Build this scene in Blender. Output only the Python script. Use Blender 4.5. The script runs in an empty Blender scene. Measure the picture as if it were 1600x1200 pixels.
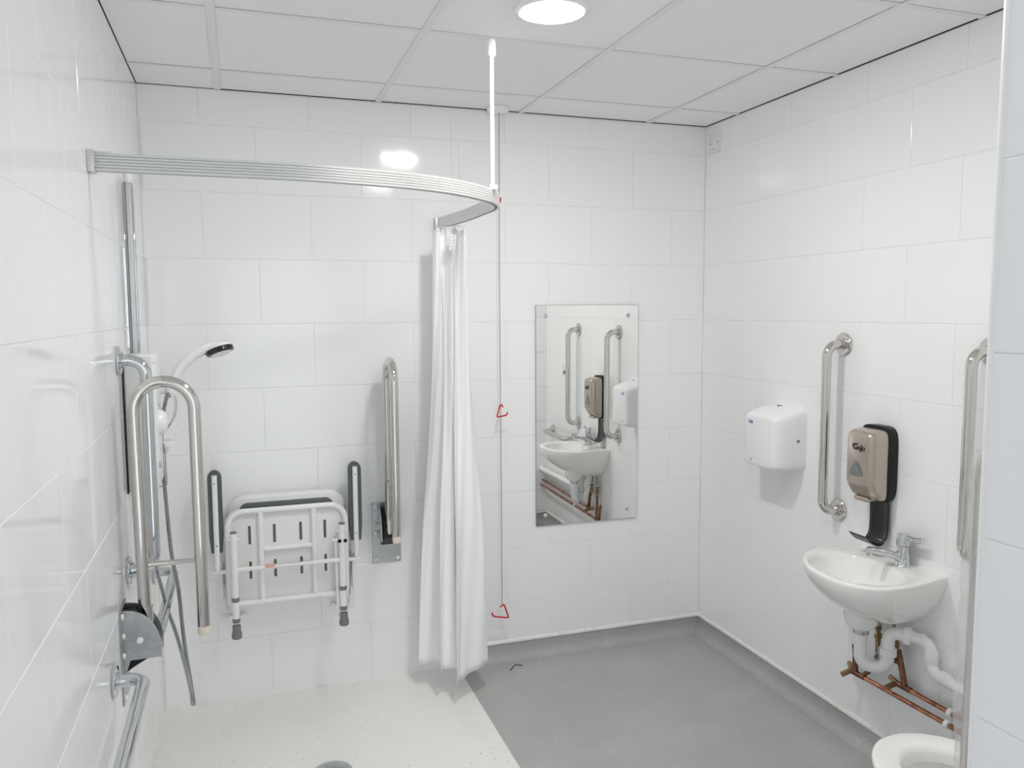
import bpy, bmesh, math, random
from mathutils import Vector, Matrix
random.seed(7)
SC = bpy.context.scene
COL = SC.collection
pi = math.pi

# ------------------------------------------------------------------ camera
cam_d = bpy.data.cameras.new('camera'); cam = bpy.data.objects.new('camera', cam_d); COL.objects.link(cam)
cam_d.sensor_width = 36; cam_d.lens = 1260.18 / 1600 * 36; cam_d.clip_start = .02
_R = Vector((0.94765236, -0.31926467, -0.0050069)); _U = Vector((0.03366423, 0.08430549, 0.99587113)); _F = Vector((0.31752436, 0.94390818, -0.0906401))
cam.matrix_world = Matrix(((_R.x, _U.x, -_F.x, 0.32823597), (_R.y, _U.y, -_F.y, -3.29154256), (_R.z, _U.z, -_F.z, 1.54342248), (0, 0, 0, 1)))
SC.camera = cam
# ------------------------------------------------------------------ world, exposure
wd = bpy.data.worlds.new('world'); SC.world = wd; wd.use_nodes = True
wd.node_tree.nodes['Background'].inputs[0].default_value = (.86, .93, 1, 1)
wd.node_tree.nodes['Background'].inputs[1].default_value = 2.0  # cool fill light, enters through the added doorway
vs = SC.view_settings; vs.view_transform = 'Standard'; vs.look = 'None'; vs.gamma = 1; vs.use_curve_mapping = False
vs.exposure = 0.0
SC.cycles.max_bounces = 16; SC.cycles.diffuse_bounces = 12; SC.cycles.glossy_bounces = 8; SC.cycles.transparent_max_bounces = 12
SC.cycles.use_denoising = True; SC.cycles.caustics_reflective = False; SC.cycles.caustics_refractive = False
LIGHT_W = 11.2      # watts of the ceiling downlight in view
LIGHT_W2 = 5.5     # watts of the second one, above the frame
LIGHTS = [((1.178, -1.128, 2.372), LIGHT_W), ((1.20, -1.92, 2.372), LIGHT_W2)]

# ------------------------------------------------------------------ room numbers (metres)
W = 2.3765; H = 2.372; YF = -2.4745; XP = 1.265; YE = -4.2; Z0 = .251; RH = .249; YB = -2.15; XT = 1.175

# ------------------------------------------------------------------ materials
def mat(name, col, rough=.5, metal=0., spec=.5, coat=0., bump=None, noise=None, em=None, trans=0., sheen=0., aniso=0.):
    m = bpy.data.materials.new(name); m.use_nodes = True; nt = m.node_tree; b = nt.nodes['Principled BSDF']
    b.inputs['Base Color'].default_value = (*col, 1); b.inputs['Roughness'].default_value = rough; b.inputs['Metallic'].default_value = metal
    b.inputs['Specular IOR Level'].default_value = spec; b.inputs['Coat Weight'].default_value = coat
    b.inputs['Transmission Weight'].default_value = trans
    if em: b.inputs['Emission Color'].default_value = (*em[:3], 1); b.inputs['Emission Strength'].default_value = em[3]
    tc = nt.nodes.new('ShaderNodeTexCoord')
    if noise:   # (scale, colour2, lo, hi, detail)
        n = nt.nodes.new('ShaderNodeTexNoise'); n.inputs['Scale'].default_value = noise[0]; n.inputs['Detail'].default_value = noise[4] if len(noise) > 4 else 4
        nt.links.new(tc.outputs['Object'], n.inputs['Vector'])
        r = nt.nodes.new('ShaderNodeMapRange'); r.inputs[1].default_value = noise[2]; r.inputs[2].default_value = noise[3]
        nt.links.new(n.outputs['Fac'], r.inputs[0])
        mx = nt.nodes.new('ShaderNodeMix'); mx.data_type = 'RGBA'; mx.inputs[6].default_value = (*col, 1); mx.inputs[7].default_value = (*noise[1], 1)
        nt.links.new(r.outputs[0], mx.inputs[0]); nt.links.new(mx.outputs[2], b.inputs['Base Color'])
    if bump:    # (scale, strength, distance)
        n = nt.nodes.new('ShaderNodeTexNoise'); n.inputs['Scale'].default_value = bump[0]; n.inputs['Detail'].default_value = 2
        add = nt.nodes.new('ShaderNodeVectorMath'); oi = nt.nodes.new('ShaderNodeObjectInfo')
        sc = nt.nodes.new('ShaderNodeVectorMath'); sc.operation = 'SCALE'; sc.inputs[3].default_value = 37.
        cmb = nt.nodes.new('ShaderNodeCombineXYZ'); nt.links.new(oi.outputs['Random'], cmb.inputs[0]); nt.links.new(oi.outputs['Random'], cmb.inputs[1])
        nt.links.new(cmb.outputs[0], sc.inputs[0]); nt.links.new(tc.outputs['Object'], add.inputs[0]); nt.links.new(sc.outputs[0], add.inputs[1])
        nt.links.new(add.outputs[0], n.inputs['Vector'])
        bp = nt.nodes.new('ShaderNodeBump'); bp.inputs['Strength'].default_value = bump[1]; bp.inputs['Distance'].default_value = bump[2]
        nt.links.new(n.outputs['Fac'], bp.inputs['Height']); nt.links.new(bp.outputs[0], b.inputs['Normal'])
    return m
M = {}
M['tile'] = mat('glazed white tile', (.90, .902, .905), .10, bump=(5, .35, .004))
M['grout'] = mat('white grout', (.80, .80, .79), .8, noise=(18, (.72, .71, .69), .45, .75))
M['ceil'] = mat('ceiling tile', (.87, .875, .865), .9, bump=(260, .15, .001))
M['tee'] = mat('ceiling grid enamel', (.80, .805, .80), .55)
M['void'] = mat('ceiling void', (.03, .03, .03), .95)  # near black, so the gap round the ceiling edge looks unlit
M['paint'] = mat('white paint', (.8, .81, .82), .6)
M['silicone'] = mat('white silicone', (.86, .85, .83), .45, noise=(30, (.74, .70, .66), .55, .8))
M['pvc'] = mat('white pvc', (.86, .86, .86), .3)
M['plastic'] = mat('white plastic', (.87, .875, .88), .22)
M['shell'] = mat('seat plastic', (.80, .80, .79), .35)
M['enamel'] = mat('white powder coat', (.88, .88, .87), .25)
M['ceramic'] = mat('white vitreous china', (.88, .875, .86), .05, coat=.5)
M['chrome'] = mat('chrome', (.66, .68, .70), .06, 1)
M['steel'] = mat('polished stainless steel', (.66, .635, .605), .085, 1)
M['brushed'] = mat('brushed steel plate', (.56, .57, .58), .28, 1, noise=(60, (.47, .48, .49), .3, .7))
M['alu'] = mat('anodised aluminium', (.68, .68, .675), .42, .6)
M['darkgrey'] = mat('dark grey plastic', (.095, .112, .105), .5)
M['rubber'] = mat('grey rubber', (.20, .205, .21), .6)
M['black'] = mat('black plastic', (.010, .011, .012), .42, spec=.3)
M['blackgloss'] = mat('black gloss plastic', (.01, .011, .013), .15)
M['taupe'] = mat('metallic taupe plastic', (.50, .435, .375), .24, .75)
M['smoke'] = mat('smoked sensor glass', (.20, .21, .215), .12, .2)
M['red'] = mat('red plastic', (.62, .012, .02), .35)
M['cordm'] = mat('red and grey cord', (.30, .20, .21), .7)
M['copper'] = mat('tarnished copper', (.62, .29, .18), .22, 1, noise=(26, (.30, .12, .07), .42, .66))
M['copperdark'] = mat('flux darkened copper', (.26, .13, .08), .38, 1, noise=(30, (.14, .075, .05), .4, .7))
M['brass'] = mat('dull brass', (.38, .27, .14), .38, 1, noise=(50, (.24, .17, .10), .4, .7))
M['braid'] = mat('steel braid', (.36, .36, .35), .45, .8, bump=(900, .6, .001))
M['cream'] = mat('cream plastic cap', (.80, .73, .62), .45)
M['mirror'] = mat('mirror glass', (.965, .975, .96), .0, 1)
M['mirroredge'] = mat('mirror edge', (.25, .30, .28), .15, .3)
M['blue'] = mat('blue label', (.03, .09, .35), .4)
M['ink'] = mat('black ink', (.02, .02, .02), .5)
M['greyink'] = mat('grey ink', (.30, .31, .33), .6)
M['labelwhite'] = mat('white label', (.85, .85, .85), .5)
M['foil'] = mat('silver label', (.75, .75, .76), .3, .5)
M['clear'] = mat('clear plastic', (.9, .9, .9), .1, trans=.6)
M['tray'] = None
M['diffuser'] = mat('lit diffuser', (.9, .9, .9), .5, em=(1, .985, .955, 1))

def stained(name, base, scuff, speck, speck_cut, rough, speck_scale=900, scuff_scale=2.2, dirt=None):
    m = bpy.data.materials.new(name); m.use_nodes = True; nt = m.node_tree; b = nt.nodes['Principled BSDF']; b.inputs['Roughness'].default_value = rough
    tc = nt.nodes.new('ShaderNodeTexCoord')
    def noise(scale, lo, hi, det=3):
        n = nt.nodes.new('ShaderNodeTexNoise'); n.inputs['Scale'].default_value = scale; n.inputs['Detail'].default_value = det
        nt.links.new(tc.outputs['Object'], n.inputs['Vector']); r = nt.nodes.new('ShaderNodeMapRange')
        r.inputs[1].default_value = lo; r.inputs[2].default_value = hi; nt.links.new(n.outputs['Fac'], r.inputs[0]); return r.outputs[0]
    def mix(fac, a, c):
        x = nt.nodes.new('ShaderNodeMix'); x.data_type = 'RGBA'
        nt.links.new(fac, x.inputs[0])
        if isinstance(a, tuple): x.inputs[6].default_value = (*a, 1)
        else: nt.links.new(a, x.inputs[6])
        x.inputs[7].default_value = (*c, 1); return x.outputs[2]
    def mul(a, c):
        x = nt.nodes.new('ShaderNodeMath'); x.operation = 'MULTIPLY'; nt.links.new(a, x.inputs[0])
        if isinstance(c, float): x.inputs[1].default_value = c
        else: nt.links.new(c, x.inputs[1])
        return x.outputs[0]
    c = mix(mul(noise(scuff_scale, .48, .75, 6), .8), base, scuff)
    c = mix(mul(noise(speck_scale, speck_cut, speck_cut + .04, 0), noise(7, .38, .62)), c, speck)
    if dirt:
        c = mix(mul(mul(noise(dirt[1], dirt[2], dirt[2] + .03, 1), noise(5, .52, .60)), dirt[3]), c, dirt[0])
    nt.links.new(c, b.inputs['Base Color'])
    return m
M['vinyl'] = stained('grey safety vinyl', (.40, .402, .402), (.48, .475, .46), (.70, .71, .72), .70, .42, 230)
M['tray'] = stained('white shower tray', (.88, .875, .85), (.82, .81, .78), (.74, .73, .71), .70, .30, 160, dirt=((.25, .22, .20), 110, .70, .8))

def fabric():
    m = bpy.data.materials.new('white curtain fabric'); m.use_nodes = True; nt = m.node_tree; b = nt.nodes['Principled BSDF']
    b.inputs['Base Color'].default_value = (.97, .97, .98, 1); b.inputs['Roughness'].default_value = .45
    t = nt.nodes.new('ShaderNodeBsdfTranslucent'); t.inputs[0].default_value = (.96, .96, .965, 1)
    mx = nt.nodes.new('ShaderNodeMixShader'); mx.inputs[0].default_value = .08
    nt.links.new(b.outputs[0], mx.inputs[1]); nt.links.new(t.outputs[0], mx.inputs[2]); nt.links.new(mx.outputs[0], nt.nodes['Material Output'].inputs[0])
    return m
M['curtain'] = fabric()
def film():
    m = bpy.data.materials.new('cloudy plastic film'); m.use_nodes = True; nt = m.node_tree; b = nt.nodes['Principled BSDF']
    b.inputs['Base Color'].default_value = (.9, .91, .91, 1); b.inputs['Roughness'].default_value = .12
    t = nt.nodes.new('ShaderNodeBsdfTransparent'); tr = nt.nodes.new('ShaderNodeBsdfTranslucent'); tr.inputs[0].default_value = (.9, .9, .9, 1)
    m1 = nt.nodes.new('ShaderNodeMixShader'); m1.inputs[0].default_value = .4
    m2 = nt.nodes.new('ShaderNodeMixShader'); m2.inputs[0].default_value = .30
    nt.links.new(b.outputs[0], m1.inputs[1]); nt.links.new(tr.outputs[0], m1.inputs[2])
    nt.links.new(t.outputs[0], m2.inputs[1]); nt.links.new(m1.outputs[0], m2.inputs[2]); nt.links.new(m2.outputs[0], nt.nodes['Material Output'].inputs[0])
    return m
M['film'] = film()

# ------------------------------------------------------------------ helpers
WORLD = {}
def finish(name, bm, m, parent=None, smooth=True, angle=40, mesh=None):
    """link a bmesh (in world coordinates) as one object, child of parent"""
    off = WORLD.get(parent.name, Vector()) if parent else Vector()
    if mesh is None:
        bmesh.ops.recalc_face_normals(bm, faces=bm.faces)
        bmesh.ops.translate(bm, verts=bm.verts, vec=-off)
        mesh = bpy.data.meshes.new(name); bm.to_mesh(mesh); bm.free()
        if m: mesh.materials.append(m)
        if smooth:
            mesh.shade_smooth(); mesh.set_sharp_from_angle(angle=math.radians(angle))
    o = bpy.data.objects.new(name, mesh); COL.objects.link(o)
    if parent: o.parent = parent
    WORLD[o.name] = off.copy()
    return o
def tag(o, label=None, cat=None, group=None, kind=None):
    for k, v in (('label', label), ('category', cat), ('group', group), ('kind', kind)):
        if v: o[k] = v
    return o
def thing(name, label, cat, loc, group=None):
    o = bpy.data.objects.new(name, None); COL.objects.link(o); o.location = loc; o.empty_display_size = .05
    WORLD[o.name] = Vector(loc); return tag(o, label, cat, group)
def B(): return bmesh.new()
def box(bm, x0, x1, y0, y1, z0, z1, bev=0., seg=2, rot=None, about=None):
    t = bmesh.new()
    bmesh.ops.create_cube(t, size=1)
    bmesh.ops.scale(t, vec=(abs(x1 - x0), abs(y1 - y0), abs(z1 - z0)), verts=t.verts)
    if bev: bmesh.ops.bevel(t, geom=t.edges[:], offset=bev, segments=seg, affect='EDGES', profile=.5)
    c = Vector(((x0 + x1) / 2, (y0 + y1) / 2, (z0 + z1) / 2))
    if rot is not None: bmesh.ops.rotate(t, cent=(0, 0, 0), matrix=rot, verts=t.verts)
    bmesh.ops.translate(t, vec=c, verts=t.verts); merge(bm, t)
def merge(bm, t):
    me = bpy.data.meshes.new('tmp'); t.to_mesh(me); t.free(); bm.from_mesh(me); bpy.data.meshes.remove(me)
def loft(bm, rings, cap0=True, cap1=True, closed=True):
    V = [[bm.verts.new(p) for p in r] for r in rings]
    n = len(V[0])
    for a, b in zip(V, V[1:]):
        for i in range(n if closed else n - 1):
            j = (i + 1) % n
            bm.faces.new((a[i], a[j], b[j], b[i]))
    if cap0 and closed: bm.faces.new(V[0][::-1])
    if cap1 and closed: bm.faces.new(V[-1])
    return V
def fillet(pts, r, seg=8):
    pts = [Vector(p) for p in pts]
    if not isinstance(r, (list, tuple)): r = [r] * len(pts)
    out = [pts[0]]
    for i in range(1, len(pts) - 1):
        a, b, c = pts[i - 1], pts[i], pts[i + 1]
        u = (a - b).normalized(); v = (c - b).normalized()
        ang = u.angle(v); 
        if r[i] <= 0 or ang > pi - .02: out.append(b); continue
        d = min(r[i] / math.tan(ang / 2), (a - b).length * .98, (c - b).length * .98); rr = d * math.tan(ang / 2)
        cen = b + (u + v).normalized() * (rr / math.sin(ang / 2))
        p0 = b + u * d - cen; p1 = b + v * d - cen
        tot = p0.angle(p1)
        for k in range(seg + 1):
            t = k / seg
            out.append(cen + (p0 * math.sin((1 - t) * tot) + p1 * math.sin(t * tot)) / math.sin(tot))
    out.append(pts[-1]); return out
def tube(bm, pts, r, seg=16, cap=True, flat=None):
    """sweep a circle along pts; r a number or a list; flat=(a,b) squashes the section along its two axes"""
    pts = [Vector(p) for p in pts]
    n = len(pts); R = r if isinstance(r, (list, tuple)) else [r] * n
    T = []
    for i in range(n):
        a = pts[max(0, i - 1)]; b = pts[min(n - 1, i + 1)]; T.append((b - a).normalized())
    up = Vector((0, 0, 1)) if abs(T[0].z) < .9 else Vector((0, 1, 0))
    N = (up - T[0] * up.dot(T[0])).normalized(); rings = []
    for i in range(n):
        if i:
            q = T[i - 1].rotation_difference(T[i]); N = (q @ N); N = (N - T[i] * N.dot(T[i])).normalized()
        Bn = T[i].cross(N); fa, fb = flat or (1, 1)
        rings.append([pts[i] + (N * math.cos(2 * pi * k / seg) * fa + Bn * math.sin(2 * pi * k / seg) * fb) * R[i] for k in range(seg)])
    loft(bm, rings, cap, cap)
def smoothpath(pts, n=8):
    P = [Vector(p) for p in pts]; P = [P[0] * 2 - P[1]] + P + [P[-1] * 2 - P[-2]]; out = []
    for i in range(1, len(P) - 2):
        for k in range(n):
            t = k / n; a, b, c, d = P[i - 1:i + 3]
            out.append(.5 * ((2 * b) + (c - a) * t + (2 * a - 5 * b + 4 * c - d) * t * t + (3 * b - a - 3 * c + d) * t ** 3))
    out.append(P[-2]); return out
def frame(axis):
    a = Vector(axis).normalized(); u = Vector((0, 0, 1)) if abs(a.z) < .9 else Vector((1, 0, 0))
    x = u.cross(a).normalized(); y = a.cross(x); return x, y, a
def lathe(bm, origin, axis, prof, seg=28, cap0=True, cap1=True):
    """prof: list of (radius, distance along axis)"""
    x, y, a = frame(axis); o = Vector(origin)
    loft(bm, [[o + a * h + (x * math.cos(2 * pi * k / seg) + y * math.sin(2 * pi * k / seg)) * max(r, 1e-5) for k in range(seg)] for r, h in prof], cap0, cap1)
def sring(c, u, v, a, b, e=4., n=40):
    out = []
    for k in range(n):
        t = 2 * pi * k / n; ct, st = math.cos(t), math.sin(t)
        out.append(Vector(c) + Vector(u) * (a * math.copysign(abs(ct) ** (2 / e), ct)) + Vector(v) * (b * math.copysign(abs(st) ** (2 / e), st)))
    return out
def disc_cap(bm, p, axis, r=.008, h=.004):
    lathe(bm, p, axis, [(r, 0), (r, h * .5), (r * .8, h), (r * .3, h * 1.15), (0, h * 1.2)], 14)
FONT_CACHE = {}
def text(name, body, size, m, pos, xdir, ydir, parent, depth=.0006, shear=0, bold=0.0):
    cu = bpy.data.curves.new('txt', 'FONT'); cu.body = body; cu.size = size; cu.extrude = depth; cu.align_x = 'CENTER'; cu.align_y = 'CENTER'; cu.offset = bold; cu.shear = shear; cu.resolution_u = 3
    t = bpy.data.objects.new('txt', cu); COL.objects.link(t); dg = bpy.context.evaluated_depsgraph_get(); dg.update()
    me = bpy.data.meshes.new_from_object(t.evaluated_get(dg)); bpy.data.objects.remove(t); bpy.data.curves.remove(cu)
    X = Vector(xdir).normalized(); Y = Vector(ydir); Y = (Y - X * Y.dot(X)).normalized(); Z = X.cross(Y)
    me.transform(Matrix(((X.x, Y.x, Z.x, pos[0]), (X.y, Y.y, Z.y, pos[1]), (X.z, Y.z, Z.z, pos[2]), (0, 0, 0, 1))))
    bm = B(); bm.from_mesh(me); bpy.data.meshes.remove(me)
    return finish(name, bm, m, parent, smooth=False)

# ------------------------------------------------------------------ room shell
TILE_MESH = {}
def tile_mesh(axis, a, b):
    """glazed tile a wide, b high, its face towards the room; axis: 'back','left','right','front'"""
    key = (axis, round(a, 4), round(b, 4))
    if key in TILE_MESH: return TILE_MESH[key]
    g = .0008; c = .0012; d = .007
    A = a / 2 - g; Bh = b / 2 - g
    rings = [[(-A, -Bh), (A, -Bh), (A, Bh), (-A, Bh)], [(-A, -Bh), (A, -Bh), (A, Bh), (-A, Bh)], [(-A + c, -Bh + c), (A - c, -Bh + c), (A - c, Bh - c), (-A + c, Bh - c)]]
    dep = [-d, -c * .8, 0]
    f = {'back': lambda s, t, n: (s, -n, t), 'left': lambda s, t, n: (n, s, t), 'right': lambda s, t, n: (-n, s, t), 'front': lambda s, t, n: (s, n, t)}[axis]
    bm = B(); loft(bm, [[Vector(f(s, t, dd)) for s, t in r] for r, dd in zip(rings, dep)])
    bmesh.ops.recalc_face_normals(bm, faces=bm.faces)
    me = bpy.data.meshes.new('tile'); bm.to_mesh(me); bm.free(); me.materials.append(M['tile']); TILE_MESH[key] = me; return me
def tile_wall(wall, axis, const, s0, s1, joints, zones, rows=range(-1, 9), z0=Z0):
    """joints(i) -> a joint coordinate of row i; zones: list of (s_from, s_to, z_bottom)"""
    for i in rows:
        za = z0 + RH * i; zb = za + RH
        j0 = joints(i); k = math.floor((s0 - j0) / .4)
        while j0 + .4 * k < s1:
            a = j0 + .4 * k; b = a + .4; k += 1
            for zs, ze, zbot in zones:
                lo, hi = max(a, zs, s0), min(b, ze, s1); l, h = max(za, zbot), min(zb, H + .001)
                if hi - lo < .008 or h - l < .008: continue
                me = tile_mesh(axis, hi - lo, h - l); o = bpy.data.objects.new('tile', me); COL.objects.link(o); o.parent = wall
                s, t = (lo + hi) / 2, (l + h) / 2
                o.location = (s, const, t) if axis in ('back', 'front') else (const, s, t)
def slab(name, x0, x1, y0, y1, z0, z1, m, kind='structure', parent=None):
    bm = B(); box(bm, x0, x1, y0, y1, z0, z1); o = finish(name, bm, m, parent, smooth=False)
    if kind: o['kind'] = kind
    return o
gd = .0013
wb = slab('wall_back', -.12, W + .12, gd, .12, -.1, H + .0015, M['grout'])
tile_wall(wb, 'back', 0, 0, W, lambda i: .4078 if i % 2 else .6078, [(0, XT, .002), (XT, W, .0905)])
wl = slab('wall_left', -.12, -gd, YE, gd, -.1, H + .0015, M['grout'])
tile_wall(wl, 'left', 0, YE, 0, lambda i: -.405 if i % 2 else -.205, [(YE, 0, .002)])
wr = slab('wall_right', W + gd, W + .12, YF - .1, gd, -.1, H + .0015, M['grout'])
tile_wall(wr, 'right', W, YB, 0, lambda i: -.4056 if i % 2 else -.2056, [(YB, 0, .0905)])
bx = slab('wall_boxing', 2.225, W, YF, YB - gd, -.05, 2.5, M['grout'])
tile_wall(bx, 'back', YB, 2.225, W, lambda i: .4078 if i % 2 else .6078, [(0, W, .0905)])
wf = slab('wall_front', XP + .013, W + .12, YF - .115, YF - gd, -.1, 2.6, M['grout'])
tile_wall(wf, 'front', YF, XP + .014, 2.225, lambda i: 1.28 if i % 2 else 1.48, [(0, 2.225, .0905)])
wn = slab('wall_near', XP + gd, XP + .115, YE, YF - .0135, -.1, 2.6, M['grout'])
tile_wall(wn, 'right', XP, YE, YF - .0135, lambda i: -2.888 if i % 2 else -2.688, [(YE, 0, .002)], z0=.2405)
bm = B(); seg = 8; cx, cy = XP + .012, YF - .012
prof = [Vector((cx - .0125 * math.sin(k / seg * pi / 2), cy + .0125 * math.cos(k / seg * pi / 2), 0)) for k in range(seg + 1)]
prof = [Vector((cx + .004, cy + .0125, 0))] + prof + [Vector((cx - .0125, cy - .0035, 0)), Vector((cx - .0115, cy - .0035, 0)), Vector((cx, cy, 0)), Vector((cx + .004, cy + .0115, 0))]
loft(bm, [[p + Vector((0, 0, z)) for p in prof] for z in (0, H)])
tag(finish('trim_1', bm, M['pvc']), kind='structure')
# entrance wall behind the photographer, with a doorway added to let the world light in
bm = B(); box(bm, -.12, .15, YE - .1, YE, -.1, 2.6); box(bm, 1.10, XP + .12, YE - .1, YE, -.1, 2.6); box(bm, .15, 1.10, YE - .1, YE, 2.06, 2.6)
we = finish('wall_entrance', bm, M['paint'], smooth=False); we['kind'] = 'structure'
bm = B()
for x0, x1, z0, z1 in ((.13, .17, 0, 2.08), (1.08, 1.12, 0, 2.08), (.13, 1.12, 2.04, 2.08)): box(bm, x0, x1, YE - .11, YE + .012, z0, z1, .003, 1)
tag(finish('trim_2', bm, M['paint'], smooth=False), kind='structure')

# floor: vinyl (with its cove up the walls) and tray
slab('floor', XT, W + .05, YE, 0, -.05, 0, M['vinyl'])
slab('floor_entrance', -.05, XT, YE, -1.8, -.05, 0, M['vinyl'])
def cove(name, pts_fn, L0, L1, m):
    bm = B(); r = .045; prof = [(.001, .075)] + [(.001 + r - r * math.cos(a), r - r * math.sin(a)) for a in [k / 8 * pi / 2 for k in range(9)]] + [(.05, .0006), (.05, -.004), (-.004, -.004), (-.004, .075)]
    loft(bm, [[pts_fn(d, z, L) for d, z in prof] for L in (L0, L1)]); return tag(finish(name, bm, m), kind='structure')
cove('baseboard_back', lambda d, z, L: Vector((L, -d, z)), XT, W, M['vinyl'])
cove('baseboard_right', lambda d, z, L: Vector((W - d, L, z)), YB, 0, M['vinyl'])
cove('baseboard_boxing', lambda d, z, L: Vector((L, YB + d, z)), 2.225, W, M['vinyl'])
cove('baseboard_front', lambda d, z, L: Vector((L, YF + d, z)), XP, 2.225, M['vinyl'])
def capstrip(name, fn, L0, L1):
    bm = B(); prof = [(-.003, .0735), (.004, .0735), (.0065, .076), (.0065, .084), (.0045, .0885), (.001, .0905), (-.003, .0905)]
    n = max(2, int(abs(L1 - L0) / .05)); rings = []
    for i in range(n + 1):
        L = L0 + (L1 - L0) * i / n; j = random.uniform(-.0006, .0006)
        rings.append([fn(d + (j if d > 0 else 0), z + (j if z < .08 else 0), L) for d, z in prof])
    loft(bm, rings); tag(finish(name, bm, M['silicone']), kind='structure')
capstrip('trim_3', lambda d, z, L: Vector((L, -d, z)), XT, W)
capstrip('trim_4', lambda d, z, L: Vector((W - d, L, z)), YB, 0)
capstrip('trim_5', lambda d, z, L: Vector((L, YB + d, z)), 2.225, W)
bm = B(); box(bm, 0, XT, -1.8, 0, -.05, .001)
tr = finish('floor_shower', bm, M['tray'], smooth=False); tr['kind'] = 'structure'
bm = B(); tube(bm, [(0, -.001, .001), (XT, -.001, .001)], .0035, 8); tube(bm, [(.001, -1.8, .001), (.001, 0, .001)], .0035, 8)
tag(finish('trim_6', bm, M['silicone']), kind='structure')
bm = B(); box(bm, XT - .001, XT + .003, -1.8, -.05, -.01, .0016, .0005, 1); tag(finish('trim_7', bm, M['silicone']), kind='structure')

# ceiling: slab and sides coloured black as the unlit void, lay-in tiles, tee grid
bm = B(); box(bm, -.12, W + .12, YE - .1, .12, H + .05, H + .1)
for a_ in ((-.12, W + .12, .012, .12), (-.12, -.012, YE - .1, .012), (W + .012, W + .12, YE - .1, .012)): box(bm, *a_, H + .0017, H + .05)
ce = finish('ceiling', bm, M['void'], smooth=False); ce['kind'] = 'structure'
GX = [.279 + .6 * k for k in range(4)]; GY = [-.2554 - .6 * j for j in range(7)]
hole_cells = []
def room_at(x, y): return x < XP or y > YF
xs = [0] + GX + [W]; ys = [0] + GY + [YE]
TM = {}
for i in range(len(xs) - 1):
    for j in range(len(ys) - 1):
        xa, xb = xs[i], xs[i + 1]; yb, ya = ys[j], ys[j + 1]
        if ya < YF < yb and xb > XP:   # cell cut by the front wall: keep the room side
            pieces = [(xa, xb, YF, yb)] + ([(xa, XP, ya, YF)] if xa < XP else [])
        elif yb <= YF and xa >= XP: continue
        elif yb <= YF and xb > XP: pieces = [(xa, XP, ya, yb)]
        else: pieces = [(xa, xb, ya, yb)]
        for (a, b, c, d) in pieces:
            l = .0015 if a == 0 else 0; r_ = .006 if b in (W, XP) else 0; t_ = (.008 if a > .1 else .003) if d == 0 else 0; u_ = .004 if c in (YF, YE) else 0
            a += l; b -= r_; d -= t_; c += u_
            key = (round(b - a, 3), round(d - c, 3))
            if key not in TM:
                bm = B(); A, D = (b - a) / 2, (d - c) / 2
                loft(bm, [[Vector((-p, -q, z)), Vector((p, -q, z)), Vector((p, q, z)), Vector((-p, q, z))] for p, q, z in ((A, D, .013), (A, D, .0015), (A - .0015, D - .0015, 0))])
                bmesh.ops.recalc_face_normals(bm, faces=bm.faces)
                me = bpy.data.meshes.new('ceiling_tile'); bm.to_mesh(me); bm.free(); me.materials.append(M['ceil']); TM[key] = me
            o = bpy.data.objects.new('ceiling_tile', TM[key]); COL.objects.link(o); o.parent = ce
            o.location = ((a + b) / 2, (c + d) / 2, H + .0022); 
            o.rotation_euler = (random.uniform(-.0008, .0008), random.uniform(-.0008, .0008), 0)
def tee(x0, x1, y0, y1, z):
    bm = B(); box(bm, x0, x1, y0, y1, z, z + .0012, .0003, 1)
    if x1 - x0 > y1 - y0: box(bm, x0, x1, (y0 + y1) / 2 - .001, (y0 + y1) / 2 + .001, z + .001, H + .04)
    else: box(bm, (x0 + x1) / 2 - .001, (x0 + x1) / 2 + .001, y0, y1, z + .001, H + .04)
    finish('tee_bar', bm, M['tee'], ce, smooth=False)
for x in GX: tee(x - .012, x + .012, YE if x < XP else YF, -.003, H - .0008)
for y in GY:
    x1 = W if y > YF else XP
    cuts = [0.002] + [g for g in GX if g < x1] + [x1 - .002]
    for a, b in zip(cuts, cuts[1:]):
        tee(a + (.012 if a > .01 else 0), b - (.012 if b < x1 - .01 else 0), y - .012, y + .012, H - .0002)

# ------------------------------------------------------------------ downlights
def downlight(loc, watts, label, group=None):
    x, y, z = loc
    t = thing('ceiling_light', label, 'light', (x, y, z), group)
    bm = B(); lathe(bm, (x, y, z), (0, 0, -1), [(.084, -.002), (.105, -.002), (.105, .001), (.101, .005), (.090, .007), (.086, .005), (.084, .001)], 48, False, False)
    finish('trim_ring', bm, M['plastic'], t)
    bm = B(); lathe(bm, (x, y, z), (0, 0, -1), [(.085, -.001), (.085, .007), (.075, .0095), (.04, .0105), (0, .0105)], 48)
    d = finish('diffuser', bm, None, t)
    m = M['diffuser'].copy(); m.node_tree.nodes['Principled BSDF'].inputs['Emission Strength'].default_value = watts / (pi * pi * .085 ** 2) ; d.data.materials.append(m)
downlight(*LIGHTS[0], 'round lit ceiling downlight with a white rim in the middle of the tiled ceiling')
downlight(*LIGHTS[1], 'round lit ceiling downlight just above the frame, nearer the viewer')

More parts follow.
